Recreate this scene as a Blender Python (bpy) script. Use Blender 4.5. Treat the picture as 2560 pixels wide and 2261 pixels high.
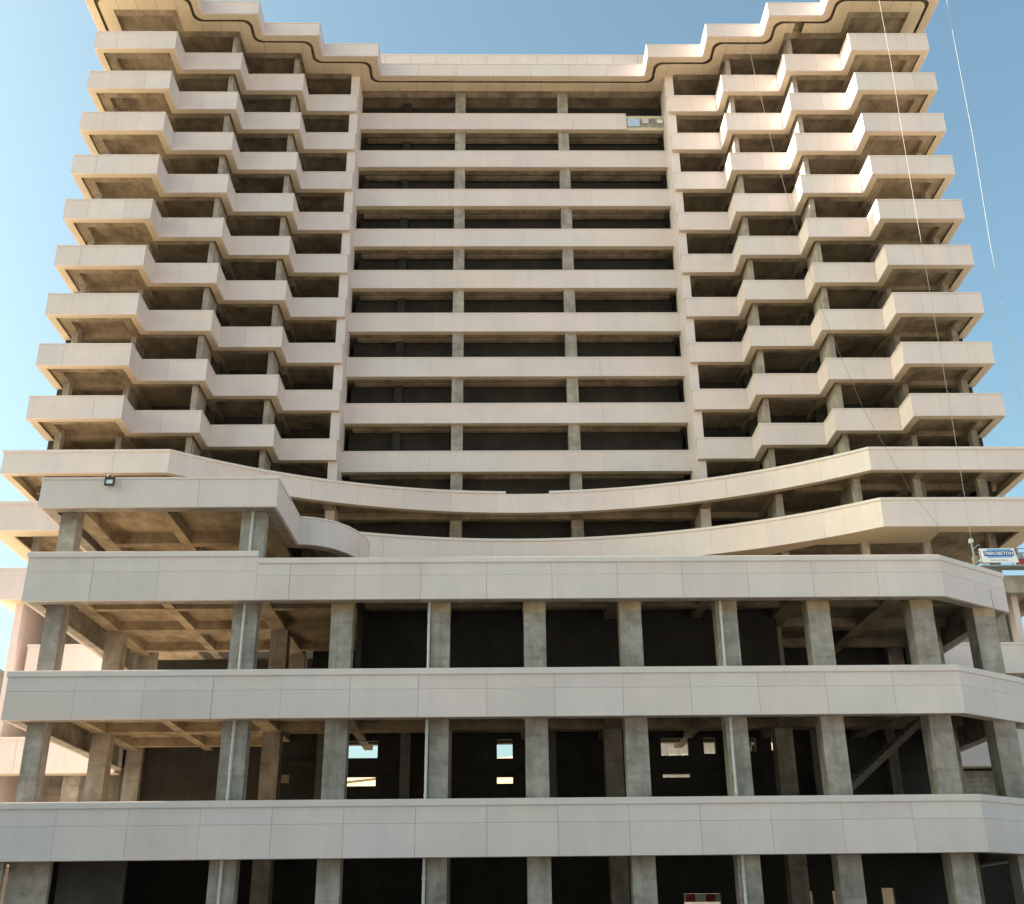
import bpy, math, random
from mathutils import Matrix, Vector
from mathutils.geometry import tessellate_polygon
random.seed(7)
R = math.radians
for o in list(bpy.data.objects): bpy.data.objects.remove(o)
sc = bpy.context.scene
G0 = 1.6                                    # eye height: plan heights below are measured from the camera

# ---------------------------------------------------------------- camera
th, yaw, roll = R(23.684), R(1.044), R(-0.6205)
cy, sy, ct, st = math.cos(yaw), math.sin(yaw), math.cos(th), math.sin(th)
fwd = Vector((sy*ct, cy*ct, st)); rt = Vector((cy, -sy, 0)); up = rt.cross(fwd)
r2 = rt*math.cos(roll) + up*math.sin(roll); u2 = up*math.cos(roll) - rt*math.sin(roll)
cam = bpy.data.cameras.new('camera'); cam.sensor_width = 36; cam.lens = 36*2779.27/2560
cam.clip_end = 6000
co = bpy.data.objects.new('camera', cam); sc.collection.objects.link(co)
co.matrix_world = Matrix(((r2.x, u2.x, -fwd.x, 0), (r2.y, u2.y, -fwd.y, 0), (r2.z, u2.z, -fwd.z, G0), (0, 0, 0, 1)))
sc.camera = co

# ---------------------------------------------------------------- sky, sun, exposure
SUN_EL, SUN_BACK = 25.0, 2.5                # sun low on the left, a little behind the front
sdir = Vector((-math.cos(R(SUN_EL))*math.cos(R(SUN_BACK)), math.cos(R(SUN_EL))*math.sin(R(SUN_BACK)), math.sin(R(SUN_EL))))
w = bpy.data.worlds.new('World'); sc.world = w; w.use_nodes = True
nt = w.node_tree; bg = nt.nodes['Background']
sky = nt.nodes.new('ShaderNodeTexSky'); sky.sky_type = 'NISHITA'; sky.sun_disc = False
sky.sun_elevation = R(SUN_EL); sky.sun_rotation = math.atan2(sdir.x, sdir.y)
sky.altitude = 0; sky.air_density = 1.0; sky.dust_density = 4.5; sky.ozone_density = 0.3
tint = nt.nodes.new('ShaderNodeMixRGB'); tint.blend_type = 'MULTIPLY'; tint.inputs[0].default_value = 1; tint.inputs[2].default_value = (.68, .84, .775, 1)
nt.links.new(sky.outputs[0], tint.inputs[1]); nt.links.new(tint.outputs[0], bg.inputs[0]); bg.inputs[1].default_value = 0.08
sl = bpy.data.lights.new('sun', 'SUN'); sl.energy = 5.0; sl.angle = R(0.53); sl.color = (1.0, 0.90, 0.77)
so = bpy.data.objects.new('sun', sl); sc.collection.objects.link(so)
so.rotation_euler = (-sdir).to_track_quat('-Z', 'Y').to_euler(); so.location = (-60, 30, 60)
vs = sc.view_settings; vs.view_transform = 'Standard'; vs.look = 'None'; vs.exposure = 2.24; vs.gamma = 1
sc.render.resolution_x, sc.render.resolution_y = 1024, 904

# ---------------------------------------------------------------- materials
def material(name, build):
    m = bpy.data.materials.new(name); m.use_nodes = True
    t = m.node_tree; b = t.nodes['Principled BSDF']; build(t, b); return m
def N(t, kind, **kw):
    n = t.nodes.new(kind)
    for k, v in kw.items():
        if k in n.inputs: n.inputs[k].default_value = v
        else: setattr(n, k, v)
    return n
def coords(t, scale):
    tc = N(t, 'ShaderNodeTexCoord'); mp = N(t, 'ShaderNodeMapping'); mp.inputs['Scale'].default_value = scale
    t.links.new(tc.outputs['Object'], mp.inputs['Vector']); return mp.outputs[0]
def noise(t, scale, detail=5, rough=.6, sc_=(1, 1, 1)):
    n = N(t, 'ShaderNodeTexNoise', Scale=scale, Detail=detail, Roughness=rough)
    t.links.new(coords(t, sc_), n.inputs['Vector']); return n.outputs['Fac']
def ramp(t, fac, stops):
    r = N(t, 'ShaderNodeValToRGB'); e = r.color_ramp.elements
    while len(e) < len(stops): e.new(.5)
    for i, (p, c) in enumerate(stops): e[i].position = p; e[i].color = (*c, 1)
    t.links.new(fac, r.inputs[0]); return r.outputs[0]
def mul(t, a, b, f=1.0):
    m = N(t, 'ShaderNodeMixRGB', blend_type='MULTIPLY'); m.inputs[0].default_value = f
    t.links.new(a, m.inputs[1]); t.links.new(b, m.inputs[2]); return m.outputs[0]
def bump(t, b, fac, strength, dist=.02):
    n = N(t, 'ShaderNodeBump', Strength=strength, Distance=dist)
    t.links.new(fac, n.inputs['Height']); t.links.new(n.outputs[0], b.inputs['Normal'])
g3 = lambda v: (v, v, v)
def clad(base, var=.085):
    def f(t, b):
        info = N(t, 'ShaderNodeObjectInfo')
        rnd = ramp(t, info.outputs['Random'], [(0, (1-var*.9, 1-var, 1-var)), (.35, (1, 1-var*.35, 1-var*.3)), (.6, (1-var*.5, 1-var*.25, 1-var*.2)), (.8, g3(1.0)), (1, (1-var*.2, 1-var*.6, 1-var))])
        n1 = ramp(t, noise(t, .35, 6), [(.3, (.90, .905, .91)), (.7, (1.03, 1.02, 1.0))])
        n2 = ramp(t, noise(t, 1.0, 5, .6, (2.2, 2.2, .22)), [(.25, (.94, .935, .925)), (.55, g3(1.0))])
        n3 = ramp(t, noise(t, 14, 4), [(.3, g3(.96)), (.7, g3(1.02))])
        c = N(t, 'ShaderNodeRGB'); c.outputs[0].default_value = (*base, 1)
        col = mul(t, mul(t, mul(t, mul(t, c.outputs[0], rnd), n1), n2, .8), n3)
        t.links.new(col, b.inputs['Base Color']); b.inputs['Roughness'].default_value = .62
        bump(t, b, noise(t, 30, 3), .08)
    return f
def conc(c1, c2, scale=.9, lines=0.0, rough=.85):
    def f(t, b):
        col = ramp(t, noise(t, scale, 8, .65), [(.32, c1), (.66, c2)])
        st_ = ramp(t, noise(t, 1.4, 5, .6, (2.5, 2.5, .2)), [(.3, g3(.78)), (.6, g3(1.03))])
        fine = ramp(t, noise(t, 18, 5, .7), [(.35, g3(.86)), (.65, g3(1.06))])
        col = mul(t, mul(t, col, st_), fine)
        info = N(t, 'ShaderNodeObjectInfo')
        col = mul(t, col, ramp(t, info.outputs['Random'], [(0, g3(.9)), (1, g3(1.05))]))
        if lines:
            wv = N(t, 'ShaderNodeTexWave', wave_type='BANDS', bands_direction='Z', Scale=lines, Distortion=.6, Detail=2)
            t.links.new(coords(t, (1, 1, 1)), wv.inputs['Vector'])
            col = mul(t, col, ramp(t, wv.outputs['Fac'], [(0, g3(.88)), (.04, g3(1)), (1, g3(1))]))
        t.links.new(col, b.inputs['Base Color']); b.inputs['Roughness'].default_value = rough
        bump(t, b, noise(t, 12, 6, .7), .35)
    return f
def stained(t, b):
    col = ramp(t, noise(t, .55, 8, .62), [(.30, (.17, .125, .08)), (.46, (.33, .255, .17)), (.70, (.46, .37, .26))])
    col = mul(t, col, ramp(t, noise(t, 1.7, 6, .7, (1, .45, 1)), [(.35, g3(.66)), (.6, g3(1.05))]))
    t.links.new(col, b.inputs['Base Color']); b.inputs['Roughness'].default_value = .9
    bump(t, b, noise(t, 6, 6, .7), .3)
def plain(c, rough=.6, metal=0.0, var=.12):
    def f(t, b):
        k = ramp(t, noise(t, 5, 5), [(.3, tuple(x*(1-var) for x in c)), (.7, tuple(min(1, x*(1+var)) for x in c))])
        t.links.new(k, b.inputs['Base Color']); b.inputs['Roughness'].default_value = rough; b.inputs['Metallic'].default_value = metal
    return f
M = {}
M['clad'] = material('cream_cladding', clad((.715, .62, .60)))
M['soffit'] = material('cream_soffit', clad((.66, .545, .39), .05))
M['coping'] = material('coping_stone', clad((.70, .62, .59), .03))
M['column'] = material('raw_concrete', conc((.24, .205, .172), (.47, .415, .36), 1.3, .22))
M['tan'] = material('tan_concrete', conc((.34, .25, .15), (.50, .39, .255), 1.6))
M['slab'] = material('stained_slab', stained)
M['inner'] = material('bare_interior', conc((.026, .024, .021), (.05, .046, .040), .7))  # near black: the gloom of unlit rooms is put into the albedo
M['block'] = material('concrete_block', conc((.26, .25, .22), (.42, .40, .355), 1.4))
M['mortar'] = material('mortar', conc((.14, .13, .12), (.20, .19, .17), 2))
M['pipe'] = material('pvc_pipe', plain((.55, .54, .52), .45))
M['black'] = material('black_metal', plain((.02, .02, .022), .5))
M['lens'] = material('lamp_glass', plain((.72, .74, .74), .2))
M['galv'] = material('galvanised', plain((.33, .34, .34), .45, .6))
M['red'] = material('red_paint', plain((.42, .03, .03), .5))
M['white'] = material('white_paint', plain((.80, .80, .80), .55, 0, .04))
M['blue'] = material('sign_blue', plain((.012, .075, .33), .5, 0, .05))
M['lightblue'] = material('sign_light_blue', plain((.16, .40, .66), .5, 0, .05))
M['grey'] = material('sign_grey', plain((.35, .36, .38), .6, 0, .05))
M['rope'] = material('pale_rope', plain((.34, .33, .31), .8))
M['darkrope'] = material('dark_rope', plain((.16, .14, .12), .8))
M['sheet'] = material('insulation_sheet', plain((.42, .55, .70), .35))
M['tarp'] = material('blue_tarp', plain((.03, .30, .50), .5))
M['sand'] = material('sand_render', conc((.30, .235, .15), (.38, .30, .20), .15))
M['pinkwall'] = material('grey_render', conc((.38, .34, .31), (.48, .44, .40), .15))
M['pane'] = material('window_glass', lambda t, b: (b.inputs['Base Color'].__setattr__('default_value', (.05, .06, .07, 1)), b.inputs['Roughness'].__setattr__('default_value', .08)))
def groundmat(t, b):
    col = ramp(t, noise(t, .04, 8, .6), [(.3, (.30, .265, .22)), (.7, (.40, .355, .30))])
    col = mul(t, col, ramp(t, noise(t, 3, 6, .7), [(.3, g3(.8)), (.7, g3(1.08))]))
    t.links.new(col, b.inputs['Base Color']); b.inputs['Roughness'].default_value = .95
M['ground'] = material('dusty_ground', groundmat)
M['paleyard'] = material('pale_concrete_yard', conc((.47, .39, .28), (.56, .475, .355), .05))  # bright colour for the added bounce sheet on the left
M['asphalt'] = material('asphalt', conc((.05, .048, .045), (.075, .072, .067), .6))

# ---------------------------------------------------------------- builders
COL = sc.collection
def link(o, parent=None):
    COL.objects.link(o)
    if parent:
        o.parent = parent
        if parent.type == 'EMPTY': o.matrix_parent_inverse = Matrix.Translation(parent.location).inverted()
    return o
def thing(name, label, cat, loc, group=None):
    o = bpy.data.objects.new(name, None); COL.objects.link(o); o.location = (loc[0], loc[1], loc[2]+G0)
    o.empty_display_size = .2; return tag(o, label, cat, group)
def tag(o, label, cat, group=None):
    o['label'] = label; o['category'] = cat
    if group: o['group'] = group
    return o
def tris(poly):                              # triangles of a plan polygon, all counter-clockwise
    out = []
    for t in tessellate_polygon([[Vector((x, y, 0)) for x, y in poly]]):
        a, b, c = (poly[i] for i in t)
        out.append(tuple(t) if (b[0]-a[0])*(c[1]-a[1])-(c[0]-a[0])*(b[1]-a[1]) > 0 else tuple(t)[::-1])
    return out
class MB:
    def __init__(s): s.v = []; s.f = []
    def add(s, vs, fs):
        n = len(s.v); s.v += [(x, y, z+G0) for x, y, z in vs]; s.f += [tuple(i+n for i in q) for q in fs]; return s
    def box(s, x0, x1, y0, y1, z0, z1):
        return s.add([(x0, y0, z0), (x1, y0, z0), (x1, y1, z0), (x0, y1, z0), (x0, y0, z1), (x1, y0, z1), (x1, y1, z1), (x0, y1, z1)],
                     [(3, 2, 1, 0), (4, 5, 6, 7), (0, 1, 5, 4), (1, 2, 6, 5), (2, 3, 7, 6), (3, 0, 4, 7)])
    def prism(s, poly, z0, z1):
        a = sum(poly[i][0]*poly[(i+1) % len(poly)][1]-poly[(i+1) % len(poly)][0]*poly[i][1] for i in range(len(poly)))
        if a < 0: poly = poly[::-1]
        n = len(poly); tr = tris(poly)
        return s.add([(x, y, z0) for x, y in poly]+[(x, y, z1) for x, y in poly],
                     [(c, b, a) for a, b, c in tr]+[(a+n, b+n, c+n) for a, b, c in tr]+[(i, (i+1) % n, n+(i+1) % n, n+i) for i in range(n)])
    def ribbon(s, a, b, z0, z1):                # a = outer line, b = inner line (left of travel)
        n = len(a); vs = [(*p, z0) for p in a]+[(*p, z0) for p in b]+[(*p, z1) for p in a]+[(*p, z1) for p in b]; fs = []
        for i in range(n-1):
            j = i+1
            fs += [(i, n+i, n+j, j), (2*n+i, 2*n+j, 3*n+j, 3*n+i), (i, j, 2*n+j, 2*n+i), (n+j, n+i, 3*n+i, 3*n+j)]
        fs += [(0, 2*n, 3*n, n), (n-1, 2*n-1, 4*n-1, 3*n-1)]
        return s.add(vs, fs)
    def tube(s, pts, r, n=8):
        vs = []; fs = []; P = [Vector(p) for p in pts]
        for i, p in enumerate(P):
            d = (P[min(i+1, len(P)-1)]-P[max(i-1, 0)]).normalized()
            u = d.cross(Vector((0, 1, 0)) if abs(d.y) < .9 else Vector((1, 0, 0))).normalized(); v = d.cross(u)
            vs += [tuple(p+u*(r*math.cos(2*math.pi*k/n))+v*(r*math.sin(2*math.pi*k/n))) for k in range(n)]
        for i in range(len(P)-1):
            for k in range(n): fs.append((i*n+k, i*n+(k+1) % n, (i+1)*n+(k+1) % n, (i+1)*n+k))
        fs += [tuple(range(n-1, -1, -1)), tuple(range((len(P)-1)*n, len(P)*n))]
        return s.add(vs, fs)
    def build(s, name, mat, parent=None, kind=None):
        me = bpy.data.meshes.new(name); me.from_pydata(s.v, [], s.f); me.materials.append(M[mat]); me.update()
        o = link(bpy.data.objects.new(name, me), parent)
        if kind: o['kind'] = kind
        return o

class Path:
    """an open line in plan; the outside lies to the right of travel, the building to the left"""
    def __init__(s, pts):
        s.p = [Vector(q) for q in pts]; n = len(s.p)
        s.d = [(s.p[i+1]-s.p[i]).normalized() for i in range(n-1)]
        s.s = [0.0]
        for i in range(n-1): s.s.append(s.s[-1]+(s.p[i+1]-s.p[i]).length)
        nl = [Vector((-d.y, d.x)) for d in s.d]; s.nl = nl; s.m = []
        for i in range(n):
            if i == 0: s.m.append(nl[0])
            elif i == n-1: s.m.append(nl[-1])
            else:
                b = (nl[i-1]+nl[i]).normalized(); s.m.append(b/max(.3, b.dot(nl[i])))
    def off(s, d): return [tuple(p+m*d) for p, m in zip(s.p, s.m)]
    def at(s, q):
        for i in range(len(s.d)):
            if q <= s.s[i+1]+1e-6 or i == len(s.d)-1: return s.p[i]+s.d[i]*(q-s.s[i]), s.nl[i]
    def sub(s, a, b):                           # points with their inward vectors between two lengths
        out = []
        def one(q, other):
            for i, si in enumerate(s.s):
                if abs(si-q) < .01:
                    d = s.d[min(i, len(s.d)-1)] if other > q else s.d[max(i-1, 0)]
                    return (s.p[i]+d*(q-si), s.m[i])
            return s.at(q)
        out.append(one(a, b)); out += [(s.p[i], s.m[i]) for i, si in enumerate(s.s) if a+.01 < si < b-.01]; out.append(one(b, a))
        return out
    def corners(s, deg=18):
        return [0]+[s.s[i] for i in range(1, len(s.p)-1) if s.d[i-1].angle(s.d[i]) > R(deg)]+[s.s[-1]]
def ribbon_at(mb, pts, d0, d1, z0, z1):
    return mb.ribbon([tuple(p+m*d0) for p, m in pts], [tuple(p+m*d1) for p, m in pts], z0, z1)

def parapet(parent, path, zt, h, name='parapet', cuts=None, seg=2.0, rows=(1.0,), strip=.45, cop=.09, copout=.035, copgap=None, stepz=None, th=.12, skip=(), smat='soffit'):
    """one run of clad parapet: return soffit (the part itself) > panel, coping"""
    zb = zt-h
    base = MB().ribbon(path.off(th+.004), path.off(strip), zb+.004, zb+.07)
    base.ribbon(path.off(th+.004), path.off(th+.10), zb+.072, zt-cop-.02)
    part = base.build(name, smat, parent)
    cs = path.corners(); cl = []
    for a, b in zip(cs[:-1], cs[1:]):
        L = b-a; n = max(1, round(L/seg)); fr = [i/n for i in range(n+1)]
        if cuts and round(L, 1) in cuts: fr = [0]+cuts[round(L, 1)]+[1]
        if stepz and a < stepz[2] < b:
            k = min(range(1, len(fr)-1), key=lambda i: abs(a+L*fr[i]-stepz[2])); fr[k] = (stepz[2]-a)/L
        cl += [(a+L*fr[i], a+L*fr[i+1], i > 0, i < len(fr)-2) for i in range(len(fr)-1)]
    for a, b, ga, gb in cl:
        mid = path.at((a+b)/2)[0]
        if any(x0 < mid.x < x1 for x0, x1 in skip): continue
        jit = random.uniform(-.005, .005)
        pts = path.sub(a+(.0045 if ga else .001), b-(.0045 if gb else .001))
        z1 = zt-cop if stepz is None or mid.x > stepz[0] else zt+stepz[1]-cop
        zs = [zb+(z1-zb)*f for f in (0,)+tuple(rows)]
        for r in range(len(zs)-1):
            j2 = jit+random.uniform(-.002, .002)
            ribbon_at(MB(), pts, j2, th, zs[r]+(.0035 if r else 0), zs[r+1]-(.0035 if r < len(zs)-2 else 0)).build('panel', 'clad', part)
    def cope(a, b, z):
        pts = path.sub(a, b); mb = MB()
        ribbon_at(mb, pts, -copout, th+.14, z-cop+.012, z-cop*.16); ribbon_at(mb, pts, -copout+cop*.22, th+.10, z-cop*.16+.0005, z)
        ribbon_at(mb, pts, -copout+.022, th+.10, z-cop-.012, z-cop+.0115)
        mb.build('coping', 'coping', part)
    if copgap: cope(0, copgap[0], zt); cope(copgap[1], path.s[-1], zt)
    elif stepz:
        q = stepz[2]; cope(0, q, zt+stepz[1]); cope(q+.003, path.s[-1], zt)
    else: cope(0, path.s[-1], zt)
    return part

# ---------------------------------------------------------------- the ground
g = MB().add([(-2500, -2500, -G0), (2500, -2500, -G0), (2500, 3500, -G0), (-2500, 3500, -G0)], [(0, 1, 2, 3)]).build('ground', 'ground'); g['kind'] = 'structure'
g = MB().add([(-30, 8, -G0+.004), (34, 8, -G0+.004), (34, 40.6, -G0+.004), (-30, 40.6, -G0+.004)], [(0, 1, 2, 3)]).build('forecourt', 'asphalt'); g['kind'] = 'structure'  # unseen dark ground, added to cut bounce onto the lower bands

g = MB().add([(-150, 43, -G0+.004), (-27.5, 43, -G0+.004), (-27.5, 150, -G0+.004), (-150, 150, -G0+.004)], [(0, 1, 2, 3)]).build('yard', 'paleyard'); g['kind'] = 'structure'  # unseen pale sheet added to bounce sun up onto the left soffits

# ---------------------------------------------------------------- the tower
XL = [-25.62, -20.43, -16.61, -12.83, -9.43]; XR = [12.34, 15.71, 19.54, 23.35, 28.52]
YS = [55.42, 57.32, 59.28, 61.30]; YC = 63.20
ZT = 54.22; FH = 3.3; PH = 1.40; NF = 9
T = thing('tower_building', 'tall unfinished cream tower with stepped balcony wings rising behind the podium', 'building', (1.45, 62, -G0))
wl = Path([(XL[0], 58.42), (XL[0], YS[0]), (XL[1], YS[0]), (XL[1], YS[1]), (XL[2], YS[1]), (XL[2], YS[2]), (XL[3], YS[2]), (XL[3], YS[3]), (XL[4], YS[3]), (XL[4], 61.66)])
wr = Path([(XR[0], 61.66), (XR[0], YS[3]), (XR[1], YS[3]), (XR[1], YS[2]), (XR[2], YS[2]), (XR[2], YS[1]), (XR[3], YS[1]), (XR[3], YS[0]), (XR[4], YS[0]), (XR[4], 58.42)])
wc = Path([(-9.39, YC), (12.29, YC)])
full = [(XL[0], 70), (XL[0], YS[0]), (XL[1], YS[0]), (XL[1], YS[1]), (XL[2], YS[1]), (XL[2], YS[2]), (XL[3], YS[2]), (XL[3], YS[3]), (XL[4], YS[3]), (XL[4], YC),
        (XR[0], YC), (XR[0], YS[3]), (XR[1], YS[3]), (XR[1], YS[2]), (XR[2], YS[2]), (XR[2], YS[1]), (XR[3], YS[1]), (XR[3], YS[0]), (XR[4], YS[0]), (XR[4], 70)]
pf = Path(full)
lenL = {5.2: [.276, .69], 3.8: [.42], 3.4: [], 1.9: [], 2.0: [], 3.0: [], .4: []}
lenR = {5.2: [.31, .72], 3.8: [.56], 3.4: [], 1.9: [], 2.0: [], 3.0: [], .4: []}
for k in range(NF):
    zt = ZT-FH*k; zb = zt-PH
    parapet(T, wl, zt, PH, cuts=lenL); parapet(T, wr, zt, PH, cuts=lenR)
    parapet(T, wc, zt, PH, seg=5.4 if k else 99, cuts={21.7: [.16, .43, .70, .875]} if k == 0 else None, skip=((9.6, 12.3),) if k == 0 else (),
            copgap=(18.97, 21.67) if k == 0 else None)
    slab = MB().prism(pf.off(.23), zb+.46, zb+.66).build('floor_slab', 'slab', T)
    MB().ribbon(pf.off(.47), pf.off(1.08), zb+.14, zb+.455).build('beam', 'slab', slab)
    for x in (-21.15, -17.1, -13.3, 16.2, 20.0, 24.05):
        y0 = {-21.15: 58.42, -17.1: 58.42, -13.3: 60.4, 16.2: 60.4, 20.0: 58.42, 24.05: 58.42}[x]
        MB().box(x-.2, x+.2, y0, 69.8, zb+.12, zb+.457).build('beam', 'slab', slab)
    for y in (58.45, 64.6):
        MB().box(XL[0]+1.1 if y < 60 else -9, -20.9 if y < 60 else 12, y, y+.4, zb+.16, zb+.458).build('beam', 'slab', slab)
        if y < 60: MB().box(23.8, XR[4]-1.1, y, y+.4, zb+.16, zb+.458).build('beam', 'slab', slab)
# upright structure
zlo, zhi = 21.6, 56.6
for x0, x1, y0, y1 in [(-17.54, -17.22, 58.1, 60.1), (-13.74, -13.42, 60.1, 61.9), (-21.6, -21.28, 58.3, 60.0), (-24.86, -24.5, 57.7, 58.2),
                       (16.32, 16.64, 60.1, 61.9), (20.14, 20.46, 58.1, 60.1), (24.2, 24.52, 58.3, 60.0), (27.45, 27.81, 57.7, 58.2),
                       (-2.65, -1.93, YC+.25, YC+.95), (4.72, 5.45, YC+.25, YC+.95)]:
    MB().box(x0, x1, y0, y1, zlo, zhi).build('column', 'column', T)
for x0, x1 in [(-9.95, -9.385), (12.285, 12.86)]:
    MB().box(x0, x1, 61.66, 63.9, 20.2, zhi-.46).build('pillar', 'clad', T)
for x0, x1 in [(-25.5, -25.15), (28.05, 28.4)]:
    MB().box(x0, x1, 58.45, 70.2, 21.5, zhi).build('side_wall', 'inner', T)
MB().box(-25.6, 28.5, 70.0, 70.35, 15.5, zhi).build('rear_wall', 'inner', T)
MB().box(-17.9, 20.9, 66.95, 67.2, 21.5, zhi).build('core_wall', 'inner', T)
MB().box(-6.45, -5.95, 64.8, 65.29, zlo, zhi).build('column', 'inner', T)  # near-black column, room shade put into its colour
MB().box(-9.3, 12.2, 65.3, 65.5, 21.5, zhi).build('core_wall', 'inner', T)  # dark sheet close behind the centre openings, imitates deep room shade
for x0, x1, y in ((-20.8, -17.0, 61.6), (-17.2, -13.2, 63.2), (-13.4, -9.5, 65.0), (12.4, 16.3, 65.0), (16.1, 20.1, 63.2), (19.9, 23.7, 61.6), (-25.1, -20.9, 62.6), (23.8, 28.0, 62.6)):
    MB().box(x0, x1, y, y+.2, 24.0, zhi).build('partition_wall', 'inner', T)  # dark sheets behind each wing bay stand in for room shade
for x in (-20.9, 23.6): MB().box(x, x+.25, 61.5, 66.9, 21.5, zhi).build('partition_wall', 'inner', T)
# unclad end of the top centre band: blockwork and loose sheets
inf = MB().box(9.62, 12.28, YC+.14, YC+.34, ZT-PH+.25, ZT-.35).build('block_infill', 'mortar', T)
for r in range(3):
    for c in range(5):
        x0 = 9.64+c*.53+(.2 if r % 2 else 0); MB().box(x0, min(12.27, x0+.5), YC+.10+random.uniform(0, .02), YC+.139, ZT-PH+.27+r*.27, ZT-PH+.52+r*.27).build('block', 'block', inf)
MB().box(9.68, 10.55, YC+.02, YC+.09, ZT-PH+.30, ZT-.40).build('insulation_sheet', 'sheet', inf)
MB().prism([(10.72, YC+.01), (11.18, YC+.03), (11.16, YC+.08), (10.72, YC+.07)], ZT-.85, ZT-.38).build('loose_sheet', 'pipe', inf)
MB().prism([(11.8, YC+.01), (12.2, YC+.03), (12.18, YC+.08), (11.8, YC+.07)], ZT-.80, ZT-.5).build('loose_sheet', 'white', inf)

# roof: eave with a rounded shadow groove in its soffit
ES = 56.15; EH = 1.10
ex = [-26.45, -19.05, -15.45, -11.70, -7.90, 10.80, 14.62, 18.40, 22.00, 29.35]; ey = [53.85, 55.80, 57.70, 59.62, 61.52]
ep = [(ex[0], 70), (ex[0], ey[0])]
for i in range(4): ep += [(ex[i+1], ey[i]), (ex[i+1], ey[i+1])]
for i in range(4): ep += [(ex[5+i], ey[4-i]), (ex[5+i], ey[3-i])]
ep += [(ex[9], ey[0]), (ex[9], 70)]
pe = Path(ep)
def fillet(pts, r):
    out = [Vector(pts[0])]
    for i in range(1, len(pts)-1):
        p, a, b = Vector(pts[i]), Vector(pts[i-1]), Vector(pts[i+1]); u = (a-p).normalized(); v = (b-p).normalized()
        c = p+(u+v)*r; t0 = p+u*r; t1 = p+v*r; d0 = t0-c; d1 = t1-c
        for k in range(9):
            q = k/8*math.pi/2; out.append(c+d0*math.cos(q)+d1*math.sin(q))
    out.append(Vector(pts[-1])); return [tuple(q) for q in out]
roof = MB().prism(pe.off(.2), ES+.36, ES+.66).build('roof_slab', 'slab', T)
for i, (a, b) in enumerate(zip(pe.corners()[:-1], pe.corners()[1:])):
    n = max(1, round((b-a)/2.6))
    for j in range(n):
        pts = pe.sub(a+(b-a)*j/n+(.008 if j else .001), a+(b-a)*(j+1)/n-(.008 if j < n-1 else .001))
        ribbon_at(MB(), pts, random.uniform(-.004, .004), .12, ES, ES+EH-.07).build('fascia_panel', 'clad', roof)
MB().ribbon(pe.off(-.03), pe.off(.3), ES+EH-.069, ES+EH).build('coping', 'coping', roof)
go, gi = fillet(pe.off(.55), .55), fillet(pe.off(.76), .55)
import bmesh
def clipped(poly, x0, x1, z0, z1):
    bm = bmesh.new(); vs_ = [bm.verts.new((x, y, 0)) for x, y in poly]
    for t in tris(poly): bm.faces.new([vs_[i] for i in t])
    for x, s in ((x0, True), (x1, False)):
        geom = bm.verts[:]+bm.edges[:]+bm.faces[:]
        bmesh.ops.bisect_plane(bm, geom=geom, plane_co=(x, 0, 0), plane_no=(1, 0, 0), clear_inner=s, clear_outer=not s)
    if not bm.faces: bm.free(); return None
    bmesh.ops.remove_doubles(bm, verts=bm.verts[:], dist=1e-5)
    r = bmesh.ops.extrude_face_region(bm, geom=bm.faces[:])
    for e in r['geom']:
        if isinstance(e, bmesh.types.BMVert): e.co.z = z1-z0
    for v in bm.verts: v.co.z += z0+G0
    bmesh.ops.recalc_face_normals(bm, faces=bm.faces[:])
    me = bpy.data.meshes.new('soffit_panel'); bm.to_mesh(me); bm.free(); me.materials.append(M['soffit'])
    return me
ring1 = pe.off(.124)+go[::-1]
wi = Path([(XL[0]+.78, 70), (XL[0]+.78, 55.5), (-20.72, 55.5), (-20.72, 57.38), (-16.96, 57.38), (-16.96, 59.36), (-13.15, 59.36), (-13.15, 61.36), (-9.96, 61.36), (-9.96, 61.7), (-9.39, 61.7), (-9.39, 63.1),
          (12.29, 63.1), (12.29, 61.7), (12.85, 61.7), (12.85, 61.36), (16.05, 61.36), (16.05, 59.36), (19.86, 59.36), (19.86, 57.38), (23.65, 57.38), (23.65, 55.5), (XR[4]-.78, 55.5), (XR[4]-.78, 70)])
ring2 = gi+[tuple(p) for p in wi.p][::-1]
xs = [-27]
while xs[-1] < 30: xs.append(xs[-1]+1.27)
for i in range(len(xs)-1):
    a, b = xs[i], xs[i+1]
    me = clipped(ring2, a+.011, b-.011, ES, ES+.06)
    if me:
        if a < 20.75 < b:                       # one tile has come off here
            for lo, hi in ((a+.007, 20.35), (21.0, b-.007)):
                if hi-lo > .05:
                    q = clipped(ring2, lo, hi, ES, ES+.06)
                    if q: link(bpy.data.objects.new('soffit_panel', q), roof)
        else: link(bpy.data.objects.new('soffit_panel', me), roof)
    if i % 2 == 0:
        me = clipped(ring1, a+.005, xs[min(i+2, len(xs)-1)]-.005, ES+.002, ES+.06)
        if me: link(bpy.data.objects.new('soffit_panel', me), roof)
MB().ribbon(pf.off(.08), pf.off(.72), ES+.12, ES+.355).build('beam', 'slab', roof)
rp = MB().box(-9.6, 12.5, 63.0, 63.25, ES+.67, 59.25).build('roof_parapet', 'mortar', T)
n = 12
for i in range(n):
    x0 = -9.6+22.1*i/n; MB().box(x0+.008, x0+22.1/n-.008, 62.90, 62.999, ES+.68, 59.30).build('panel', 'clad', rp)
MB().box(-9.62, 12.52, 62.87, 63.3, 59.301, 59.40).build('coping', 'coping', rp)

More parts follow.
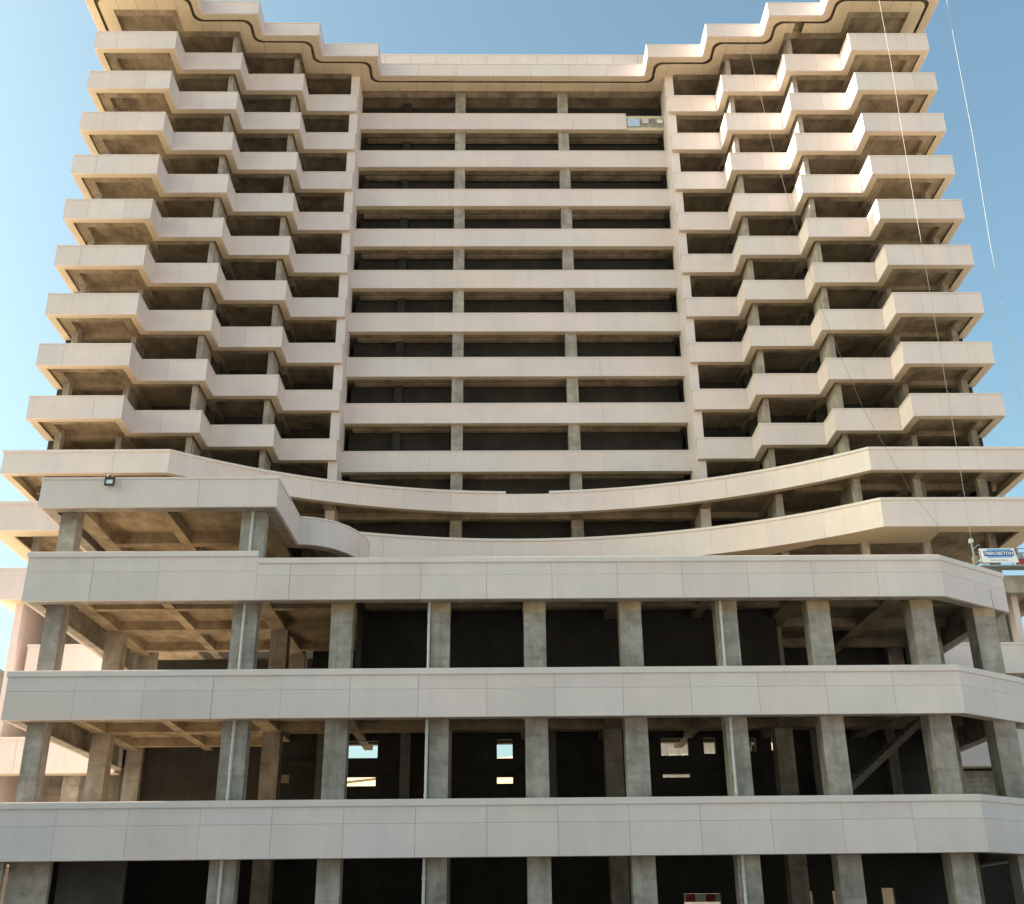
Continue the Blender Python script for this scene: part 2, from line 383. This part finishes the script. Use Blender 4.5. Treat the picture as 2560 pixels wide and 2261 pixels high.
# ---------------------------------------------------------------- the two sweeping bands under the tower
def sweep(xa, xb, yw, ym, n=30):
    c = (xa+xb)/2; hw = (xb-xa)/2; sg = ym-yw; rad = (hw*hw+sg*sg)/(2*sg); a = math.asin(hw/rad)
    return [(c+rad*math.sin(-a+2*a*i/n), ym-rad+rad*math.cos(-a+2*a*i/n)) for i in range(n+1)]
arcA = sweep(-17.5, 20.5, 55.35, 61.75); arcB = sweep(-17.45, 20.42, 54.52, 60.86)
pa = Path([(-26.45, 61), (-26.45, 55.4)]+arcA+[(29.45, 55.4), (29.45, 61)])
pb = Path([(-26.10, 61), (-26.10, 54.55)]+arcB+[(28.95, 54.55), (28.95, 61)])
ia = pa.s[2]; arcLen = pa.s[32]-pa.s[2]
q0 = next(q for q in (i*.02 for i in range(5000)) if pa.at(q)[0].x > .72 and q > ia); q1 = next(q for q in (i*.02 for i in range(5000)) if pa.at(q)[0].x > 3.3 and q > ia)
parapet(T, pa, 24.52, 1.36, seg=2.75, strip=.42, cop=.17, copout=.06, copgap=(q0, q1))
parapet(T, pb, 21.22, 1.62, seg=3.1, strip=.95, cop=.17, copout=.06)
sa = MB().prism([(-26.2, 70)]+pa.off(.23)[1:-1]+[(29.2, 70)], 23.7, 23.95).build('floor_slab', 'slab', T)
for x in (-24.6, -21.4, -17.4, -13.6, -9.7, -2.3, 5.1, 12.5, 16.4, 20.2, 23.6, 27.2):
    y = max(56.2, next((p[1] for p in arcA if p[0] >= x), 55.4)+1.0)
    MB().box(x-.28, x+.28, y-.4, 69.7, 23.3, 23.698).build('beam', 'slab', sa)
    if x not in (-2.3, 5.1, -9.7, 12.5): MB().box(x-.2, x+.2, y+.7, y+1.1, 16.9, 23.6).build('column', 'column', T)
    else: MB().box(x-.36, x+.36, 63.4, 64.1, 15.0, 22.6).build('column', 'column', T)
for x0, x1, y in ((-25.8, -14.2, 58.7), (17.2, 28.8, 58.7), (-25.8, 28.8, 63.2)):
    MB().box(x0, x1, y, y+.35, 23.32, 23.697).build('beam', 'slab', sa)
sb = MB().prism([(-25.8, 70)]+pb.off(.23)[1:-1]+[(28.7, 70)], 20.3, 20.55).build('floor_slab', 'slab', T)
inB = [p for p in pb.off(.85)[2:-2]]
MB().prism([(-21.0, 55.4)]+inB+[(23.7, 55.4), (23.7, 57.2), (20.0, 57.4), (17.6, 57.5), (15.5, 59.2), (11, 62), (-8, 62), (-12.5, 59.2), (-14.6, 57.5), (-21.0, 57.2)], 19.613, 19.675).build('soffit', 'soffit', sb)
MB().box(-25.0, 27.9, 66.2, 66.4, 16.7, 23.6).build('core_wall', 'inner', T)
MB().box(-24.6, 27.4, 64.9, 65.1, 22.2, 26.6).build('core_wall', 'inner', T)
# lower floors that show to the left and right of the podium
def lower(xa, xb, xend, zt, h, left):
    p = Path([(xa, 62), (xa, 54.55), (xend, 54.55)]) if left else Path([(xend, 54.55), (xb, 54.55), (xb, 62)])
    parapet(T, p, zt, h, seg=2.3, strip=.85, cop=.13, copout=.04)
lower(-25.2, 0, -18.3, 17.60, 1.67, True); lower(-23.05, 0, -18.1, 13.62, 1.70, True); lower(-25.2, 0, -18.05, 9.12, 1.70, True)
lower(0, 28.95, 21.3, 13.42, 1.55, False); lower(0, 28.95, 21.2, 9.12, 1.72, False)
for z in (16.35, 12.3, 7.85):
    MB().box(-24.9 if z != 12.3 else -22.8, -18.2, 54.9, 69.7, z, z+.25).build('floor_slab', 'slab', T)
    MB().box(21.1, 28.6, 54.9, 69.7, z-.0, z+.25).build('floor_slab', 'slab', T)
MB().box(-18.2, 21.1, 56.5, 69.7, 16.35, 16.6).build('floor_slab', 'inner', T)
MB().box(20.2, 29.0, 54.4, 54.88, 15.95, 16.86).build('edge_beam', 'column', T)
MB().box(28.5, 29.0, 54.89, 61, 15.95, 16.86).build('edge_beam', 'column', T)
MB().box(-24.36, -24.0, 55.4, 58.9, -G0, 16.3).build('pillar', 'clad', T); MB().box(26.78, 27.1, 55.4, 58.9, -G0, 16.3).build('pillar', 'clad', T)
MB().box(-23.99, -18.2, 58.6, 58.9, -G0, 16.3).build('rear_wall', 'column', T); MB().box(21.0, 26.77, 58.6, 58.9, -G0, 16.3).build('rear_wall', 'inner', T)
MB().box(26.1, 26.6, 56.0, 56.5, -G0, 16.3).build('column', 'column', T)
for x in (-20.8, 21.9): MB().box(x, x+.8, 55.7, 56.5, -G0, 16.3).build('column', 'column', T)
def blockwall(x0, x1, y, z0, z1):
    w_ = MB().box(x0, x1, y+.015, y+.2, z0, z1).build('block_wall', 'mortar', T); r = 0; z = z0
    while z < z1-.05:
        x = x0-(.22 if r % 2 else 0)
        while x < x1-.05:
            a, b = max(x, x0), min(x+.44, x1)
            if b-a > .06: MB().box(a+.008, b-.008, y-random.uniform(0, .012), y+.014, z+.008, min(z+.24, z1)-.008).build('block', 'block', w_)
            x += .44
        z += .24; r += 1
blockwall(22.8, 26.05, 56.15, 13.3, 15.9); blockwall(22.8, 26.05, 56.15, 4.7, 7.4)

# ---------------------------------------------------------------- the podium
P = thing('podium_building', 'wide cream podium of three open concrete floors in front of the tower', 'building', (0, 47, -G0))
ppod = Path([(-17.95, 54.3), (-17.95, 41.2), (17.38, 41.2), (20.9, 43.62), (20.9, 54.3)])
qs = ppod.s[1]+(-9.12+17.95)
bands = [(13.64, 1.68), (9.30, 1.80), (4.62, 1.96)]
for i, (zt, h) in enumerate(bands):
    parapet(P, ppod, zt, h, name='band', seg=2.5, rows=(.66, 1.0), strip=.52, cop=.24, copout=.05, th=.14, smat='column', stepz=(-9.12, .29, qs) if i == 0 else None)
    zb = zt-h
    sl_ = MB().prism([(-17.6, 54.4), (-17.6, 41.55), (17.2, 41.55), (20.6, 43.9), (20.6, 54.4)], zb+1.20, zb+1.45).build('floor_slab', 'slab', P)
    for x, wd in [(-16.95, .6), (-9.6, .7), (-2.3, .7), (5.1, .7), (12.5, .7), (16.6, .6)]:
        MB().box(x-wd/2, x+wd/2, 42.3, 54.3, zb+.80, zb+1.198).build('beam', 'slab', sl_)
    for x in (-13.5, -6.0, 1.4, 8.8): MB().box(x-.2, x+.2, 41.95, 54.3, zb+.83, zb+1.197).build('beam', 'slab', sl_)
    for y, wd in [(45.3, .36), (48.71, .78), (52.5, .36)]:
        MB().box(-17.4, 20.4, y, y+wd, zb+.815, zb+1.196).build('beam', 'slab', sl_)
    MB().box(-17.4, 17.1, 41.7, 42.2, zb+.55, zb+1.195).build('beam', 'column', sl_)
    MB().prism([(17.1, 41.72), (20.3, 43.9), (20.1, 44.3), (17.0, 42.2)], zb+.56, zb+1.194).build('beam', 'column', sl_)
cols = [(-17.25, -16.6, 41.9, .70), (-10.07, -9.12, 41.9, .62), (-6.28, -5.45, 41.9, .75), (-2.42, -1.70, 41.9, .75), (1.15, 1.99, 41.9, .75), (4.86, 5.70, 41.9, .75), (8.62, 9.43, 41.9, .75), (12.2, 13.05, 41.9, .8), (16.25, 17.1, 41.9, .85), (19.15, 20.0, 43.0, .85)]
floors = [(-G0, 2.9), (4.0, 7.95), (8.6, 12.4)]
for j, (z0, z1) in enumerate(floors):
    for i, (x0, x1, y, d) in enumerate(cols):
        if j == 0 and i == 0: continue
        c = MB().box(x0, x1, y, y+d, z0, z1+.9).build('column', 'column', P)
        if j == 2 and i > 1:
            MB().box(x0-.012, x1+.012, y-.012, y+d+.012, 11.62+random.uniform(-.05, .03), 12.75).build('column_head', 'tan', c)
        if i in (1, 3, 6):
            xp = {1: -9.62, 3: -2.50, 6: 8.78}[i]; yp = y-.075
            dp = MB().tube([(xp, yp, z0+.2), (xp, yp, z1+.3)], .058).build('downpipe', 'pipe', P)
            for zc in (z0+.75, z1-.95): MB().tube([(xp, yp, zc), (xp, yp, zc+.11)], .072).build('pipe_collar', 'pipe', dp)
    for y in (48.75, 53.6):
        for x in (-17.25, -9.95, -2.6, 4.75, 12.15, 19.3):
            MB().box(x, x+.75, y, y+.75, z0, z1+.8).build('column', 'column', P)
# annex on the podium roof: flat roof with a rounded end
pan = Path([(-17.95, 54.3), (-17.95, 41.2), (-8.58, 41.2), (-8.46, 45.75), (-7.95, 45.82), (-7.45, 46.04), (-6.95, 46.42), (-6.48, 47.0), (-6.12, 47.75), (-5.88, 48.55), (-5.80, 49.4), (-5.95, 50.3), (-6.4, 51.2), (-7.2, 52.0), (-8.2, 52.5)])
parapet(P, pan, 17.03, 1.27, name='annex_parapet', smat='column', seg=3.0, strip=.55, cop=.10, copout=.03)
an = MB().prism([(-17.6, 54), (-17.6, 41.5), (-8.85, 41.5), (-8.8, 45.9), (-7.2, 46.4), (-6.2, 48.3), (-6.1, 49.5), (-6.6, 51), (-8.2, 52.2), (-8.2, 54)], 16.55, 16.8).build('annex_roof_slab', 'slab', P)
for x, wd in [(-16.9, .7), (-13.45, .42), (-9.5, .6)]: MB().box(x-wd/2, x+wd/2, 41.75, 53.9, 16.02, 16.548).build('beam', 'slab', an)
for y in (46.4, 49.9): MB().box(-17.3, -8.9, y, y+.5, 16.04, 16.547).build('beam', 'slab', an)
for i in (0, 1):
    x0, x1, y, d = cols[i]; MB().box(x0, x1, y, y+d, 13.2, 16.5).build('column', 'column', P)
dp = MB().tube([(-9.62, 41.825, 13.4), (-9.62, 41.825, 16.2)], .058).build('downpipe', 'pipe', P)
for x in (-17.25, -9.95): MB().box(x, x+.75, 48.75, 49.5, 13.2, 16.5).build('column', 'column', P)
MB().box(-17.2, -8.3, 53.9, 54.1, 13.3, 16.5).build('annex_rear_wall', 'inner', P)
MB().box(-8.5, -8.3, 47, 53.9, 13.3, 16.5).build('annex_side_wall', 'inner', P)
# rear walls with the openings that let daylight through
def pierced(name, x0, x1, y, z0, z1, holes, mat, parent):
    xs_ = sorted({x0, x1}|{h[0] for h in holes}|{h[1] for h in holes}); zs_ = sorted({z0, z1}|{h[2] for h in holes}|{h[3] for h in holes}); mb = MB()
    for a, b in zip(xs_[:-1], xs_[1:]):
        run = None
        for c, d in zip(zs_[:-1], zs_[1:]):
            hole = any(h[0] <= (a+b)/2 <= h[1] and h[2] <= (c+d)/2 <= h[3] for h in holes)
            if not hole: run = (run[0] if run else c, d)
            if hole and run: mb.box(a, b, y, y+.25, *run); run = None
        if run: mb.box(a, b, y, y+.25, *run)
    return mb.build(name, mat, parent)
hol = [(-6.64, -5.28, 7.56, 8.31), (-6.63, -5.32, 6.34, 6.74), (.11, .82, 7.50, 8.34), (.11, .82, 6.40, 6.69), (7.56, 8.81, 7.56, 8.34), (7.56, 8.80, 6.60, 6.76),
       (9.51, 10.05, 7.63, 8.34), (11.62, 11.90, 7.72, 8.33), (12.60, 12.98, 7.76, 8.32), (-9.56, -9.18, 6.50, 7.15)]
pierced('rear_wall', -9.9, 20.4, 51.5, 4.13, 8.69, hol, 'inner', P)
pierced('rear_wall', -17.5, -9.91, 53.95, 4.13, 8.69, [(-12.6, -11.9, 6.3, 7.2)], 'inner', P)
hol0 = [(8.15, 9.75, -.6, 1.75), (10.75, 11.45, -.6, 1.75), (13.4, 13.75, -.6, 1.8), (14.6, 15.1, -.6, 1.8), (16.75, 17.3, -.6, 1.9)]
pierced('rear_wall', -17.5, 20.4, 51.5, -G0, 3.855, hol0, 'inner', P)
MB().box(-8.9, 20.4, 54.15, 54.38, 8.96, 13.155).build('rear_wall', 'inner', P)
MB().box(-5.39, 12.3, 47.2, 47.4, 8.96, 13.155).build('partition_wall', 'inner', P)  # near-black sheet added so the storey looks unlit
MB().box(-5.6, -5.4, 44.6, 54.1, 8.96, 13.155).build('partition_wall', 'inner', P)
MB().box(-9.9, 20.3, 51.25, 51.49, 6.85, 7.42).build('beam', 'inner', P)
for x in (-7.9, -4.2, 2.3, 6.2, 10.35, 14.2, 17.6): MB().box(x, x+.45, 50.7, 51.2, 4.13, 8.69).build('column', 'mortar', P)  # darker mortar colour imitates the shade on these inside columns
stair = MB().add([(13.2, 46.6, 4.3), (17.9, 46.6, 8.1), (17.9, 46.6, 8.4), (13.2, 46.6, 4.6), (13.2, 48.2, 4.3), (17.9, 48.2, 8.1), (17.9, 48.2, 8.4), (13.2, 48.2, 4.6)],
                 [(0, 1, 2, 3), (7, 6, 5, 4), (0, 4, 5, 1), (3, 2, 6, 7), (1, 5, 6, 2), (0, 3, 7, 4)]).build('stair_flight', 'mortar', P)
for i in range(20):
    x = 13.25+i*.232; z = 4.62+i*.188
    MB().box(x, x+.23, 46.62, 48.18, z-.1, z+.09).build('step', 'mortar', stair)
# raw infill at the street corner of the ground floor
MB().box(-17.45, -17.2, 42.9, 53.9, -G0, 3.86).build('side_wall', 'inner', P)  # added to keep light from the left out of the ground floor
inw = MB().box(-20.2, -17.3, 42.02, 42.2, -G0, 2.66).build('infill_wall', 'mortar', P)
r = 0; z = -G0
while z < 2.5:
    x = -20.2-(.25 if r % 2 else 0)
    while x < -17.4:
        a, b = max(x, -20.2), min(x+.5, -17.3)
        if b-a > .08: MB().box(a+.008, b-.008, 41.99-random.uniform(0, .02), 42.019, z+.008, min(z+.27, 2.66)-.006).build('block', 'block', inw)
        x += .5
    z += .27; r += 1
MB().box(-17.2, -15.75, 42.2, 42.45, .55, 2.9).build('precast_panel', 'column', inw)
MB().box(-15.7, -13.3, 42.9, 43.1, .95, 2.9).build('precast_panel', 'inner', inw)
MB().box(-15.3, -14.3, 42.7, 42.85, -G0, .88).build('precast_panel', 'block', inw)

# ---------------------------------------------------------------- things on the building
fl = thing('floodlight', 'small black floodlight hooked over the annex roof edge', 'floodlight', (-15.2, 41.02, 16.75))
MB().box(-15.40, -15.02, 40.98, 41.03, 16.62, 16.68).box(-15.40, -15.02, 40.98, 41.03, 16.86, 16.97).box(-15.40, -15.345, 40.98, 41.03, 16.681, 16.859).box(-15.075, -15.02, 40.98, 41.03, 16.681, 16.859).box(-15.39, -15.03, 41.031, 41.10, 16.63, 16.96).build('housing', 'black', fl)
MB().box(-15.344, -15.076, 41.0, 41.028, 16.682, 16.858).build('lens', 'lens', fl)
MB().tube([(-15.36, 41.06, 16.96), (-15.30, 41.06, 17.08), (-15.12, 41.06, 17.08), (-15.06, 41.06, 16.96)], .015).tube([(-15.2, 41.06, 17.07), (-15.2, 41.2, 17.06)], .02).build('bracket', 'galv', fl)

cr = thing('suspended_cradle', 'grey work cradle hanging by ropes beside the podium roof', 'cradle', (26.5, 53.6, 17.0))
MB().box(24.6, 28.5, 53.35, 54.05, 17.02, 17.10).build('deck', 'galv', cr)
for y in (53.36, 54.02):
    for z in (17.45, 17.95): MB().tube([(24.62, y, z), (28.48, y, z)], .025).build('rail', 'galv', cr)
    for x in (24.64, 25.6, 26.55, 27.5, 28.46): MB().tube([(x, y, 17.1), (x, y, 17.96)], .022).build('post', 'galv', cr)
MB().tube([(24.45, 53.6, 17.2), (24.42, 53.6, 18.5)], .05).tube([(24.45, 53.6, 18.0), (24.75, 53.6, 18.25), (24.85, 53.6, 18.2)], .03).tube([(24.62, 53.6, 17.2), (24.45, 53.6, 17.75)], .04).build('hoist_frame', 'galv', cr)
MB().box(24.33, 24.50, 53.5, 53.7, 18.34, 18.55).build('hoist_head', 'pipe', cr)
MB().box(24.36, 24.58, 53.48, 53.74, 17.2, 17.62).build('hoist_motor', 'column', cr)
MB().box(26.62, 27.0, 53.42, 53.8, 17.12, 17.42).build('control_box', 'red', cr)
MB().box(26.6, 26.9, 53.45, 53.75, 17.43, 17.78).build('cable_drum', 'galv', cr)
MB().prism([(26.42, 53.46), (26.66, 53.46), (26.66, 53.6), (26.42, 53.6)], 17.82, 18.02).build('warning_flag', 'red', cr)
bn = thing('banner', 'white and blue company banner tied to the hanging cradle', 'banner', (25.5, 53.3, 17.2))
def quad(pts, y, d=.012): return MB().add([(x, y, z) for x, z in pts]+[(x, y+d, z) for x, z in pts], [(0, 1, 2, 3), (7, 6, 5, 4), (0, 4, 5, 1), (1, 5, 6, 2), (2, 6, 7, 3), (3, 7, 4, 0)])
quad([(24.70, 17.20), (26.52, 17.20), (26.40, 17.96), (24.64, 17.93)], 53.30).build('sheet', 'white', bn)
quad([(24.98, 17.44), (26.25, 17.46), (26.22, 17.92), (24.98, 17.90)], 53.294, .005).build('pale_stripe', 'lightblue', bn)
quad([(24.82, 17.53), (26.36, 17.55), (26.34, 17.82), (24.80, 17.80)], 53.288, .005).build('blue_stripe', 'blue', bn)
def text(s, x0, z0, size, y, mat, parent, w_=None):
    cu = bpy.data.curves.new('lettering', 'FONT'); cu.body = s; cu.size = size; cu.extrude = .002; cu.offset = size*.02
    o = bpy.data.objects.new('lettering', cu); me = bpy.data.meshes.new_from_object(o); bpy.data.objects.remove(o)
    xs_ = [v.co.x for v in me.vertices]; k = (w_/(max(xs_)-min(xs_))) if w_ else 1
    for v in me.vertices: v.co = Vector((x0+(v.co.x-min(xs_))*k, y-v.co.z, z0+v.co.y+G0))
    me.materials.append(M[mat]); return link(bpy.data.objects.new('lettering', me), parent)
text('FIBROBETON', 24.87, 17.60, .235, 53.283, 'white', bn, 1.44)
for a, b in ((25.1, 25.42), (25.46, 25.6), (25.64, 25.98)): quad([(a, 17.30), (b, 17.30), (b, 17.345), (a, 17.345)], 53.294, .005).build('fine_print', 'grey', bn)
def rope(label, pts, r, mat):
    return tag(MB().tube(pts, r, 6).build('rope', mat), label, 'rope')
rope('pale rope hanging straight down past the right balcony ends to the cradle', [(24.98, 53.62, 57.3), (24.97, 53.62, 50), (24.84, 53.62, 43.8), (24.72, 53.62, 33), (24.62, 53.62, 25.1), (24.52, 53.62, 20.7), (24.44, 53.6, 18.5)], .013, 'rope')
rope('pale rope hanging against the open sky right of the tower', [(29.42, 53.6, 57.3), (29.27, 53.6, 52), (29.11, 53.6, 44.5), (28.75, 53.6, 36.8), (28.55, 53.6, 28), (28.46, 53.6, 17.95)], .013, 'rope')
rope('thin slack rope slanting across the right balconies down to the lowest sweeping band', [(17.4, 57.85, 56.1), (17.5, 57.45, 52.5), (17.64, 57.0, 49.6), (17.72, 56.5, 46.2), (18.15, 55.3, 39.0), (18.65, 54.2, 32.5), (19.32, 54.15, 29.4), (20.11, 54.15, 26.3), (20.96, 54.15, 24.0), (22.08, 54.1, 21.1), (23.11, 54.2, 19.55), (23.5, 55.4, 19.5)], .009, 'darkrope')

# ---------------------------------------------------------------- far buildings glimpsed past and through the floors, and an unseen shading block
def far_block(name, label, loc, rz, wx, wy, h, mat, wins=()):
    t_ = thing(name, label, 'building', (loc[0], loc[1], -G0)); t_.rotation_euler = (0, 0, rz)
    mw = Matrix.Translation(t_.location) @ Matrix.Rotation(rz, 4, 'Z')
    def part(mb, nm, mt, par=None):
        mb.v = [(x, y, z) for x, y, z in mb.v]; o = mb.build(nm, mt); o.parent = par or t_; return o
    wall = part(MB().box(0, wx, 0, wy, -G0, h-G0), 'wall', mat); rf = part(MB().box(-.3, wx+.3, -.3, wy+.3, h-G0, h+.5-G0), 'roof', mat)
    nx, nz = wins if wins else (0, 0); ws = wx/nx*.5 if nx else 0
    for i in range(nx):
        for k in range(nz):
            x = (i+.5)*wx/nx; z = (k+.45)*h/nz-G0
            wn = part(MB().box(x-ws*.55, x+ws*.55, -.06, .02, z-ws*.6, z+ws*.6), 'window', 'white'); part(MB().box(x-ws*.45, x+ws*.45, -.09, -.061, z-ws*.5, z+ws*.5), 'pane', 'pane', wn)
    return t_
far_block('distant_building', 'low sand coloured building glimpsed through the rear openings of the podium', (-34, 152), R(-38), 90, 14, 19.3, 'sand')
far_block('apartment_block', 'grey apartment block with white windows seen through a podium rear opening', (12.4, 96), R(-4), 9.6, 9, 21.5, 'pinkwall', (9, 9))
far_block('neighbour_building', 'small pale building at the left picture edge beside the podium', (-62, 118), R(0), 9.2, 10, 28.0, 'pinkwall', (3, 7))
tag(MB().box(-20.95, -20.6, 57.2, 57.25, 5.2, 6.95).build('tarp', 'tarp'), 'blue tarpaulin hanging behind the left ground floor columns', 'tarp')
hz = thing('hazard_board', 'red and white striped board behind the podium ground floor', 'barrier', (9.5, 53.0, 1.4))
for i in range(9): MB().box(8.0+i*.45, 8.44+i*.45, 53.0, 53.05, 1.45, 1.78).build('stripe', 'white' if i % 2 == 0 else 'red', hz)
for x in (8.1, 11.8): MB().box(x, x+.08, 53.055, 53.12, -G0, 1.8).build('post', 'galv', hz)
rc = thing('red_frame', 'dark red metal frame standing behind the left cream pillar', 'frame', (-23.4, 57.0, 12.6))
MB().box(-23.75, -23.6, 57.0, 57.1, 12.55, 14.0).box(-23.59, -23.1, 57.0, 57.1, 13.0, 13.1).box(-23.59, -23.1, 57.0, 57.1, 12.56, 12.66).build('upright', 'red', rc)
MB().box(-23.55, -23.2, 57.02, 57.2, 12.7, 12.98).build('box', 'block', rc)
far_block('office_block', 'plain grey office block standing across the side street left of the forecourt', (-84, -22), R(0), 38, 54, 18, 'pinkwall', (8, 6))  # made-up block out of view, added to darken forecourt and lower bands
